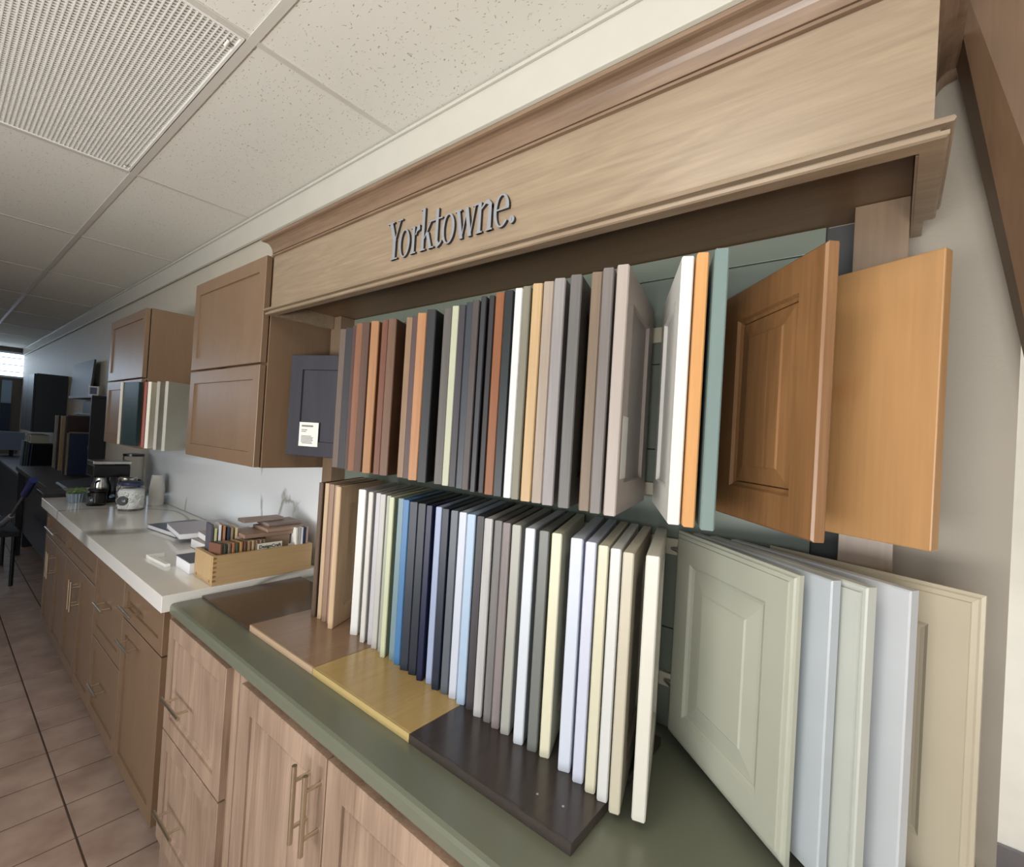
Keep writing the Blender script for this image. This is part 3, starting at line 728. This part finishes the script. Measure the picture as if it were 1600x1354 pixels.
sample_door('fanned_sample', 'red-brown sample with only its edge showing in the fan', (-2.950, .690), 1.322, paint((140, 62, 48), .4), 'slab', .014, hinge=(-3.06, .80), h=.335, group=FG, pins=False)
sample_door('fanned_sample', 'wide cream white sample in the middle of the fan', (-2.905, .695), 1.322, paint((228, 224, 210), .4), 'slab', .016, hinge=(-3.005, .80), h=.335, group=FG, pins=False)
sample_door('fanned_sample', 'thin grey sample between the cream and pale grey ones', (-2.76, .695), 1.324, paint((160, 156, 144), .4), 'slab', .014, hinge=(-2.92, .80), h=.33, group=FG, pins=False)
sample_door('fanned_sample', 'pale grey sample with a cream edge at the right end of the fan', (-2.635, .695), 1.326, paint((176, 176, 164), .4), 'slab', .016, hinge=(-2.715, .815), h=.325, group=FG, pins=False)
tag(build('sample_rack', MB().box(-3.160, -2.66, .805, .825, 1.335, 1.35).box(-2.84, -2.82, .825, 1.0295, 1.33, 1.355), steel), 'slim steel rail behind the fanned samples', 'rack')

# ---------------------------------------------------------------- things on the pale worktop
ZW = .9135
bxm = wood((190, 160, 118), 'Y', .4, .08, name='dovetail_birch')
bx = thing('sample_box', 'open dovetailed birch box full of wood colour chips', 'box', (-1.882, .818, ZW))
def bb(*a): return rel(box(*a), bx)
x0, x1, y0, y1, zt = -1.968, -1.797, .640, .995, 1.0155
build('side_board', bb(x1 - .012, x1, y0, y1, ZW, zt), bxm, bx)
build('side_board', bb(x0, x0 + .012, y0, y1, ZW, zt), bxm, bx)
build('end_board', bb(x0 + .0125, x1 - .0125, y0 - .001, y0 + .012, ZW, zt), bxm, bx)
build('end_board', bb(x0 + .0125, x1 - .0125, y1 - .012, y1, ZW, zt), bxm, bx)
build('bottom_board', bb(x0 + .013, x1 - .013, y0 + .013, y1 - .013, ZW + .004, ZW + .010), bxm, bx)
dk = wood((150, 108, 66), 'X', .5, .1)
for i in range(6):
    z = ZW + .012 + i * .0155
    build('dovetail', MB().hexa([Vector(p) - bx.location for p in ((x1 - .001, y0 + .0005, z), (x1 + .0006, y0 + .0005, z), (x1 + .0006, y0 + .011, z + .002), (x1 - .001, y0 + .011, z + .002))], [Vector(p) - bx.location for p in ((x1 - .001, y0 + .0005, z + .009), (x1 + .0006, y0 + .0005, z + .009), (x1 + .0006, y0 + .011, z + .007), (x1 - .001, y0 + .011, z + .007))]), dk, bx)
for xx in (x0 + .02, x1 - .028):
    build('dovetail', bb(xx, xx + .010, y0 - .0016, y0 - .001, ZW + .008, ZW + .018), dk, bx)
chips = [((120, 84, 70), 'reddish brown'), ((70, 82, 74), 'dark green'), ((140, 122, 106), 'taupe'), ((176, 120, 92), 'salmon brown'), ((84, 96, 78), 'olive'), ((196, 152, 100), 'honey'), ((110, 86, 70), 'umber'), ((170, 140, 108), 'tan'), ((186, 160, 128), 'sand'), ((150, 124, 100), 'drab'), ((160, 134, 110), 'fawn'), ((140, 114, 92), 'mocha')]
GC = 'wood colour chips standing in the birch box'
chm = MB().box(-.033, .033, -.004, .004, 0, .125).mesh('colour_chip', .001)
rows = 12
for i in range(rows):
    c, nmc = chips[i % len(chips)]
    y = .664 + i * .0135
    o = link('colour_chip', chm, wood(c, 'Z', .45, .08, name='chip_wood'), None, (-1.849, y, ZW + .0107), .18 + random.uniform(-.06, .06))
    tag(o, '%s chip in the near row of the birch box, %s' % (nmc, 'at its front' if i == 0 else 'behind the %s one' % chips[i - 1][1]), 'colour chip', GC)
back = [((84, 82, 92), 'slate', .055), ((196, 198, 150), 'lime', .035), ((222, 220, 226), 'pale lilac', .05), ((176, 130, 98), 'copper', .045), ((60, 66, 84), 'navy', .035), ((160, 140, 118), 'mushroom', .03), ((210, 196, 160), 'cream-edged', .03)]
for i, (c, nmc, up) in enumerate(back):
    o = link('colour_chip', chm, wood(c, 'Z', .45, .06, name='chip_wood'), None, (-1.915, .664 + i * .0135, ZW + .0107), -.12 + random.uniform(-.05, .05))
    o.scale.z = 1.15 + up * 6
    tag(o, '%s chip standing tall in the far row of the birch box' % nmc, 'colour chip', GC)
lb = thing('label_card', 'white card with black print standing behind the chips in the birch box', 'card', (-1.812, .835, ZW + .0107))
build('card', box(-.001, .001, -.045, .045, 0, .112), paint((222, 220, 210), .6), lb)
y_text('DesignCraft', .0165, paint((40, 40, 40), .6, name='black_ink'), lb, (.0015, -.040, .094), (PI / 2, 0, PI / 2), bold=.0004)
lb2 = tag(build('label_card', box(-1.813, -1.811, .905, .965, ZW + .0107, 1.022), paint((186, 180, 170), .6)), 'blank greyish card at the far end of the birch box', 'card')
sb = wood((150, 124, 108), 'Y', .45, .08, name='wood_sample_stack')
so = thing('sample_stack', 'stack of brown wood-look planks lying on top of the filled birch box', 'samples', (-1.885, .88, 1.036))
build('plank', MB().hexa([(-.075, -.13, .020), (.055, -.13, .020), (.055, .09, .020), (-.075, .09, .020)], [(-.075, -.13, .034), (.055, -.13, .034), (.055, .09, .034), (-.075, .09, .034)]), sb, so, bev=.001)
build('plank', box(-.07, .058, -.05, .10, .035, .047), wood((164, 138, 120), 'Y', .45, .08), so, bev=.001)
build('plank', box(-.085, .02, -.03, .10, .048, .060), wood((142, 128, 122), 'Y', .45, .08), so, bev=.001)
build('plank', box(-.09, -.03, -.10, .05, .061, .073), wood((158, 142, 132), 'Y', .45, .08), so, bev=.001)
build('plank', box(-.070, .050, -.05, .040, -.07, .0195), wood((150, 128, 110), 'Y', .45, .08), so, bev=.001)
for i, (c, nmc) in enumerate((((238, 236, 230), 'white'), ((190, 188, 182), 'grey'), ((232, 232, 236), 'cool white'), ((44, 52, 80), 'navy'), ((170, 150, 140), 'blush'))):
    o = link('end_chip', chm, paint(c, .45), None, (-1.838, .9735 - (4 - i) * .0095 - .0, ZW + .012 + .03), 0)
    o.location.y = .934 + i * .0105 - .0
    tag(o, '%s chip upright at the wall end of the birch box' % nmc, 'colour chip', 'pale chips at the wall end of the birch box')
# small framed piece and white box
m = MB().box(-2.30, -2.285, .585, .665, ZW, .925).box(-2.285, -2.12, .585, .600, ZW, .925)
tag(build('white_bracket', MB().hexa([(-2.30, .582, ZW), (-2.13, .596, ZW), (-2.13, .612, ZW), (-2.30, .600, ZW)], [(-2.30, .582, .926), (-2.13, .596, .926), (-2.13, .612, .926), (-2.30, .600, .926)]).box(-2.318, -2.3005, .581, .64, ZW, .928), paint((240, 240, 236), .4), bev=.001), 'small white angled trim piece lying in front of the birch box', 'trim sample')
wbx = thing('small_box', 'small white box with a dark top against the birch box', 'box', (-2.055, .69, ZW))
build('carton', box(-.075, .070, -.06, .05, 0, .040), paint((236, 236, 240), .5), wbx, bev=.001)
build('lid', box(-.076, .071, -.061, .051, .0405, .044), paint((96, 96, 110), .5), wbx)
# catalogues
def book(label, x, y, z, w, d, h, rz, cov, pg=(235, 235, 238)):
    o = thing('catalogue', label, 'book', (x, y, z), rz, 'catalogues beside the birch box')
    build('page_block', box(-w / 2, w / 2 - .004, -d / 2 + .003, d / 2 - .003, .002, h - .002), paint(pg, .7), o)
    build('cover', MB().box(-w / 2 - .001, w / 2, -d / 2, d / 2, 0, .0018).box(-w / 2 - .001, w / 2, -d / 2, d / 2, h - .0018, h), paint(cov, .3), o, bev=.0004)
    return o
book('dark blue catalogue at the bottom of the pile', -2.80, .86, ZW, .30, .22, .022, .12, (60, 66, 86))
book('thick pale lilac catalogue on the dark blue one', -2.62, .875, ZW + .0225, .30, .24, .026, -.10, (168, 162, 172))
book('beige catalogue half hidden behind the birch box', -2.28, .88, ZW, .28, .22, .040, .05, (160, 146, 138))
book('brown-covered catalogue lying on the beige one', -2.27, .885, ZW + .0405, .27, .21, .030, -.06, (142, 118, 108))

# kitchenware
blk = paint((20, 20, 24), .25, name='black_plastic'); chrome = paint((205, 205, 200), .22, 1, name='chrome')
gl = glass_mat()
cmk = thing('coffee_maker', 'black coffee maker with a chrome band and steel carafe', 'coffee maker', (-4.00, .765, ZW), .0)
build('base', box(-.08, .08, -.09, .10, 0, .03), blk, cmk, bev=.006)
build('tower', box(-.08, .08, .03, .10, .03, .24), blk, cmk, bev=.006)
build('brew_head', box(-.085, .085, -.09, .10, .165, .245), blk, cmk, bev=.008)
build('chrome_band', box(-.087, .087, -.092, .102, .246, .268), chrome, cmk, bev=.004)
build('carafe', MB().lathe((0, -.03, .032), [(.045, 0), (.052, .02), (.052, .07), (.038, .105), (.040, .125)], 24), chrome, cmk, smooth=True)
build('handle', MB().tube((.05, -.05, .14), (.085, -.075, .13), .006).tube((.085, -.075, .13), (.085, -.075, .06), .006).tube((.085, -.075, .06), (.05, -.05, .055), .006), blk, cmk)
bl = thing('glass_canister', 'tall clear glass canister with a dark lid behind the jars', 'jar', (-4.15, .93, ZW))
build('glass', MB().lathe((0, 0, 0), [(.058, 0), (.060, .02), (.060, .28), (.056, .285), (.056, .012), (.0, .011)], 28), gl, bl, smooth=True)
build('lid', MB().lathe((0, 0, .286), [(.061, 0), (.061, .016), (.03, .02)], 24), blk, bl, smooth=True)
build('contents', MB().lathe((0, 0, .013), [(.052, 0), (.052, .10), (.045, .11)], 24), paint((92, 96, 98), .7), bl)
def jar(name, label, x, y, r, h, cont, lid, blob=None):
    o = thing(name, label, 'jar', (x, y, ZW), 0, 'jars on the pale worktop')
    build('glass', MB().lathe((0, 0, 0), [(r * .92, 0), (r, .01), (r, h * .8), (r * .85, h * .9), (r * .82, h * .9), (r * .95, h * .78), (r * .95, .012), (0, .011)], 26), gl, o, smooth=True)
    build('contents', MB().lathe((0, 0, .0125), [(r * .86, 0), (r * .9, .01), (r * .9, h * .66), (r * .7, h * .72)], 22), cont, o)
    build('lid', MB().lathe((0, 0, h * .905), [(r * .86, 0), (r * .9, .004), (r * .9, h * .10), (r * .8, h * .14)], 24), lid, o, smooth=True)
    build('label_plate', MB().tube((-.0 - .002, -r * .97, h * .38), (0.0, -r * 1.05, h * .38), r * .42, 20), paint((16, 16, 22), .4), o, rz=.75)
    sq = MB()
    for k in range(5): sq.box(-.02 + k * .008, -.016 + k * .008, -r * 1.056, -r * 1.052, h * .38 - .006, h * .38 + (.004 if k % 2 else .009))
    build('script', sq, paint((200, 215, 225), .5), o, rz=.75)
    if blob:
        b = MB(); random.seed(3)
        for i in range(220):
            a = random.uniform(0, 2 * PI); z = random.uniform(.016, h * .68); rr = r * .90
            cx_, cy_ = rr * math.cos(a), rr * math.sin(a); s = .0065
            b.lathe((cx_, cy_, z), [(s * .5, -s * .8), (s, 0), (s * .5, s * .8)], 6)
        tag(build('mints', b, blob, o, smooth=True), kind='stuff')
    return o
navy_lid = paint((44, 56, 86), .35)
jar('mint_jar', 'squat glass jar of white mints with a dark blue lid', -3.57, .80, .066, .165, paint((238, 238, 235), .6), navy_lid, paint((238, 238, 232), .45))
jar('coffee_jar', 'black jar of coffee beans with a round label, by the carafe', -3.845, .69, .050, .10, paint((34, 26, 24), .4), blk)
jar('mixed_jar', 'glass jar of pale mixed sweets between the bean jar and mints', -3.80, .83, .055, .17, paint((150, 130, 128), .6), chrome, paint((190, 170, 172), .5))
cp = thing('cup_stack', 'upside-down stack of white paper cups by the backsplash', 'cups', (-3.72, .965, ZW))
pc = paint((232, 228, 220), .6)
for i in range(8):
    build('cup', MB().lathe((0, 0, i * .014), [(.042, 0), (.042, .004), (.030, .095), (.0, .0955)], 24), pc, cp, smooth=True)
pl = thing('potted_plant', 'small green plant in a ribbed metal pot', 'plant', (-4.02, .625, ZW))
rp = MB()
n = 40; prof = [(.042, 0), (.052, .055), (.053, .058)]
k0 = len(rp.v)
for r, z in prof:
    for i in range(n):
        w = 2 * PI * i / n; q = r * (1 + (.03 if i % 2 else -.03)); rp.v.append((q * math.cos(w), q * math.sin(w), z))
for j in range(2):
    for i in range(n): rp.f.append((j * n + i, j * n + (i + 1) % n, (j + 1) * n + (i + 1) % n, (j + 1) * n + i)); rp.mi.append(0)
rp.f.append(tuple(n - 1 - i for i in range(n))); rp.f.append(tuple(2 * n + i for i in range(n))); rp.mi += [0, 0]
build('pot', rp, paint((150, 165, 178), .35, .6), pl)
lf = MB(); random.seed(5)
for i in range(150):
    a = random.uniform(0, 2 * PI); r = .05 * math.sqrt(random.random()); z = .056 + random.uniform(0, .03)
    c = Vector((r * math.cos(a), r * math.sin(a), z)); d = Vector((random.uniform(-1, 1), random.uniform(-1, 1), random.uniform(.1, .8))).normalized() * .011
    s = d.cross(Vector((0, 0, 1))).normalized() * .005; n_ = len(lf.v)
    lf.v += [tuple(c), tuple(c + d * .5 + s), tuple(c + d), tuple(c + d * .5 - s)]; lf.f.append((n_, n_ + 1, n_ + 2, n_ + 3)); lf.mi.append(0)
tag(build('foliage', lf, paint((120, 160, 70), .5), pl), kind='stuff')

# ---------------------------------------------------------------- far end of the room
dkw = wood((58, 50, 46), 'X', .45, .1, name='dark_display_wood')
blkp = paint((26, 26, 34), .4, name='black_laminate'); char = paint((62, 62, 60), .5)
tb2 = thing('display_table', 'long dark display table beyond the end of the pale worktop', 'table', (-5.6, .8, 0))
build('table_top', rel(box(-6.95, -4.36, .60, 1.03, .86, .90), tb2), dkw, tb2, bev=.002)
for x in (-6.9, -4.40):
    for y in (.64, .99): build('leg', rel(box(x - .025, x + .025, y - .025, y + .025, 0, .86), tb2), blkp, tb2)
build('skirt_panel', rel(box(-6.87, -4.43, .66, .68, .25, .86), tb2), blkp, tb2)
tag(build('serving_tray', MB().box(-4.62, -4.32, .505, .99, .9015, .935), paint((44, 38, 44), .35), bev=.003), 'shallow dark slab overhanging the near end of the display table', 'tray')
tag(build('leaflet', box(-4.58, -4.36, .63, .80, .9355, .938), paint((150, 146, 146), .6)), 'grey leaflet lying on the dark slab', 'leaflet')
tag(build('open_binder', MB().hexa([(-5.25, .68, .9005), (-4.75, .68, .9005), (-4.75, .95, .9005), (-5.25, .95, .9005)], [(-5.25, .69, .915), (-4.75, .69, .915), (-4.75, .95, .955), (-5.25, .95, .955)]), paint((52, 58, 70), .5), bev=.002), 'dark sloping binder on the display table', 'binder')
FS = 'sample panels standing on the dark display table'
def far_panel(lab, x, t, z1, c, y0=.84, edge=None):
    o = thing('standing_panel', lab, 'sample panel', (x, .93, .9005), 0, FS)
    build('slab', box(-t / 2, t / 2, y0 - .93, .09, 0, z1 - .9), paint(c, .4), o, bev=.001)
    if edge:
        m = MB(); w0, w1, hh = y0 - .93 - .002, .092, z1 - .9
        m.box(-t / 2 - .001, t / 2 + .001, w0 - .012, w0, 0, hh).box(-t / 2 - .001, t / 2 + .001, w0, w1, hh, hh + .012)
        build('edge_band', m, paint(edge, .4), o)
    return o
far_panel('white-edged panel standing at the left of the row', -6.74, .05, 1.44, (150, 146, 136))
far_panel('chocolate brown panel in the standing row', -6.58, .05, 1.44, (60, 36, 30))
far_panel('cream panel between the brown and maroon ones', -6.40, .05, 1.44, (160, 136, 96))
far_panel('tall maroon panel behind the blue one', -6.08, .03, 1.44, (46, 26, 30), edge=(70, 60, 56))
fp = far_panel('deep blue panel with a beige rim, front of the standing row', -5.93, .03, 1.287, (20, 34, 62), edge=(120, 108, 90))
build('tag_card', box(.0155, .017, .04, .075, .24, .275), paint((170, 165, 145), .6), fp)
bk = thing('shelf_unit', 'narrow black wall shelf unit with a tall side panel', 'shelf', (-6.1, .98, .9))
build('side_panel', rel(box(-5.63, -5.60, .925, 1.04, .9305, 1.62), bk), blkp, bk, bev=.002)
build('shelf_board', rel(box(-6.72, -5.60, .925, 1.04, 1.622, 1.645), bk), blkp, bk, bev=.002)
build('shelf_board', rel(box(-6.40, -5.635, .93, 1.04, 1.455, 1.475), bk), blkp, bk, bev=.002)
build('grey_insert', rel(box(-6.38, -5.64, .99, 1.0, 1.476, 1.60), bk), paint((78, 80, 88), .5), bk)
tag(build('leaning_board', MB().hexa([(-6.95, .965, 1.646), (-5.97, .965, 1.646), (-5.97, .980, 1.646), (-6.95, .980, 1.646)], [(-6.95, .985, 2.0), (-5.97, .985, 2.0), (-5.97, 1.0, 2.0), (-6.95, 1.0, 2.0)]), char), 'large dark grey board leaning on top of the black shelf', 'board')
pf = thing('picture_frame', 'small white picture frame on the black shelf', 'picture frame', (-5.72, .955, 1.6465), .7)
build('frame', MB().box(-.045, .045, -.006, .006, 0, .012).box(-.045, .045, -.006, .006, .073, .085).box(-.045, -.033, -.006, .006, .012, .073).box(.033, .045, -.006, .006, .012, .073), paint((225, 225, 228), .4), pf)
build('picture', box(-.033, .033, -.002, .002, .012, .073), paint((92, 104, 130), .4), pf)
ub = thing('wall_cabinet', 'dark navy wall cabinet near the far window', 'cabinet', (-8.1, .9, 1.23), 0)
build('body', rel(box(-8.6, -7.66, .775, 1.04, 1.23, 1.905), ub), paint((44, 52, 60), .4), ub)
build('door', rel(box(-8.59, -8.135, .755, .774, 1.235, 1.90), ub), paint((44, 52, 60), .4), ub, bev=.002)
build('door', rel(box(-8.125, -7.67, .755, .774, 1.235, 1.90), ub), paint((44, 52, 60), .4), ub, bev=.002)
db = thing('reception_desk', 'long dark desk at the far left end of the room', 'desk', (-9.2, .85, 0))
build('desk_top', rel(box(-11.2, -7.2, .68, 1.04, .72, .75), db), paint((96, 98, 104), .35), db, bev=.003)
build('desk_front', rel(box(-11.15, -7.25, .71, 1.03, .001, .7195), db), paint((40, 44, 50), .5), db, bev=.002)
for i, (nm, x, c, ww) in enumerate((('slate-blue', -8.75, (70, 84, 100), .05), ('grey-green', -8.52, (84, 96, 92), .05), ('dark blue', -8.30, (36, 46, 72), .07), ('black', -8.05, (24, 26, 34), .07), ('pale-spined', -8.98, (170, 184, 206), .04))):
    m = MB().hexa([(x, .80, .7505), (x + ww, .80, .7505), (x + ww, 1.0, .7505), (x, 1.0, .7505)], [(x + .14, .80, 1.08), (x + .14 + ww, .80, 1.08), (x + .14 + ww, 1.0, 1.08), (x + .14, 1.0, 1.08)])
    tag(build('ring_binder', m, paint(c, .4), bev=.002), '%s binder leaning to the right on the far desk' % nm, 'binder', 'binders leaning on the far desk')
for i, (x, w) in enumerate(((-8.62, .19), (-8.28, .22))):
    o = thing('carton', 'white carton on the binders, %s of two' % ('left' if i == 0 else 'right'), 'box', (x + .15, .86, 1.0835), 0, 'white cartons above the binders')
    build('tray', MB().box(-w / 2, w / 2, -.06, .10, 0, .10), paint((205, 200, 184), .5), o, bev=.002)
    build('slot', MB().box(-.02, .03, -.0615, -.0602, .02, .08), paint((70, 70, 66), .6), o)
mon = thing('monitor', 'flat grey monitor standing on the far desk', 'monitor', (-10.5, .84, .7505), .7)
build('screen', box(-.22, .22, -.012, .012, .10, .38), paint((120, 130, 150), .4), mon, bev=.004)
build('stand', MB().box(-.02, .02, -.01, .02, .01, .12).box(-.10, .10, -.06, .06, 0, .01), blk, mon, bev=.002)
pn = thing('wall_panel', 'dark narrow panel fixed on the far wall below the window', 'panel', (-12.04, .86, 1.35))
build('board', box(0, .02, -.06, .06, -.3, .22), paint((40, 56, 84), .5), pn); build('upper_board', box(0, .018, -.06, .06, .225, .62), paint((150, 175, 205), .5), pn)
stl = thing('low_stool', 'low dark bench on the floor at the left', 'bench', (-6.0, .42, 0))
build('seat', box(-.55, .35, -.12, .12, .42, .46), paint((28, 32, 30), .7), stl, bev=.01)
for a in (-.50, .30):
    for b in (-.09, .09): build('leg', MB().tube((a, b, 0), (a, b, .42), .014, 8), blk, stl)
ml = thing('broom', 'broom handle with a pale grip leaning against the end of the counter run', 'broom', (-5.83, .44, .4850))
build('grip', MB().tube((0, 0, 0.01), (.55, .01, .17), .022, 12, .018), paint((150, 152, 156), .5), ml, smooth=True)
build('pole', MB().tube((.55, .01, .17), (1.10, .02, .40), .010, 10), paint((90, 92, 100), .4), ml, smooth=True)
build('blue_sleeve', MB().tube((1.10, .02, .40), (1.38, .03, .53), .022, 12), paint((30, 44, 110), .4), ml, smooth=True)
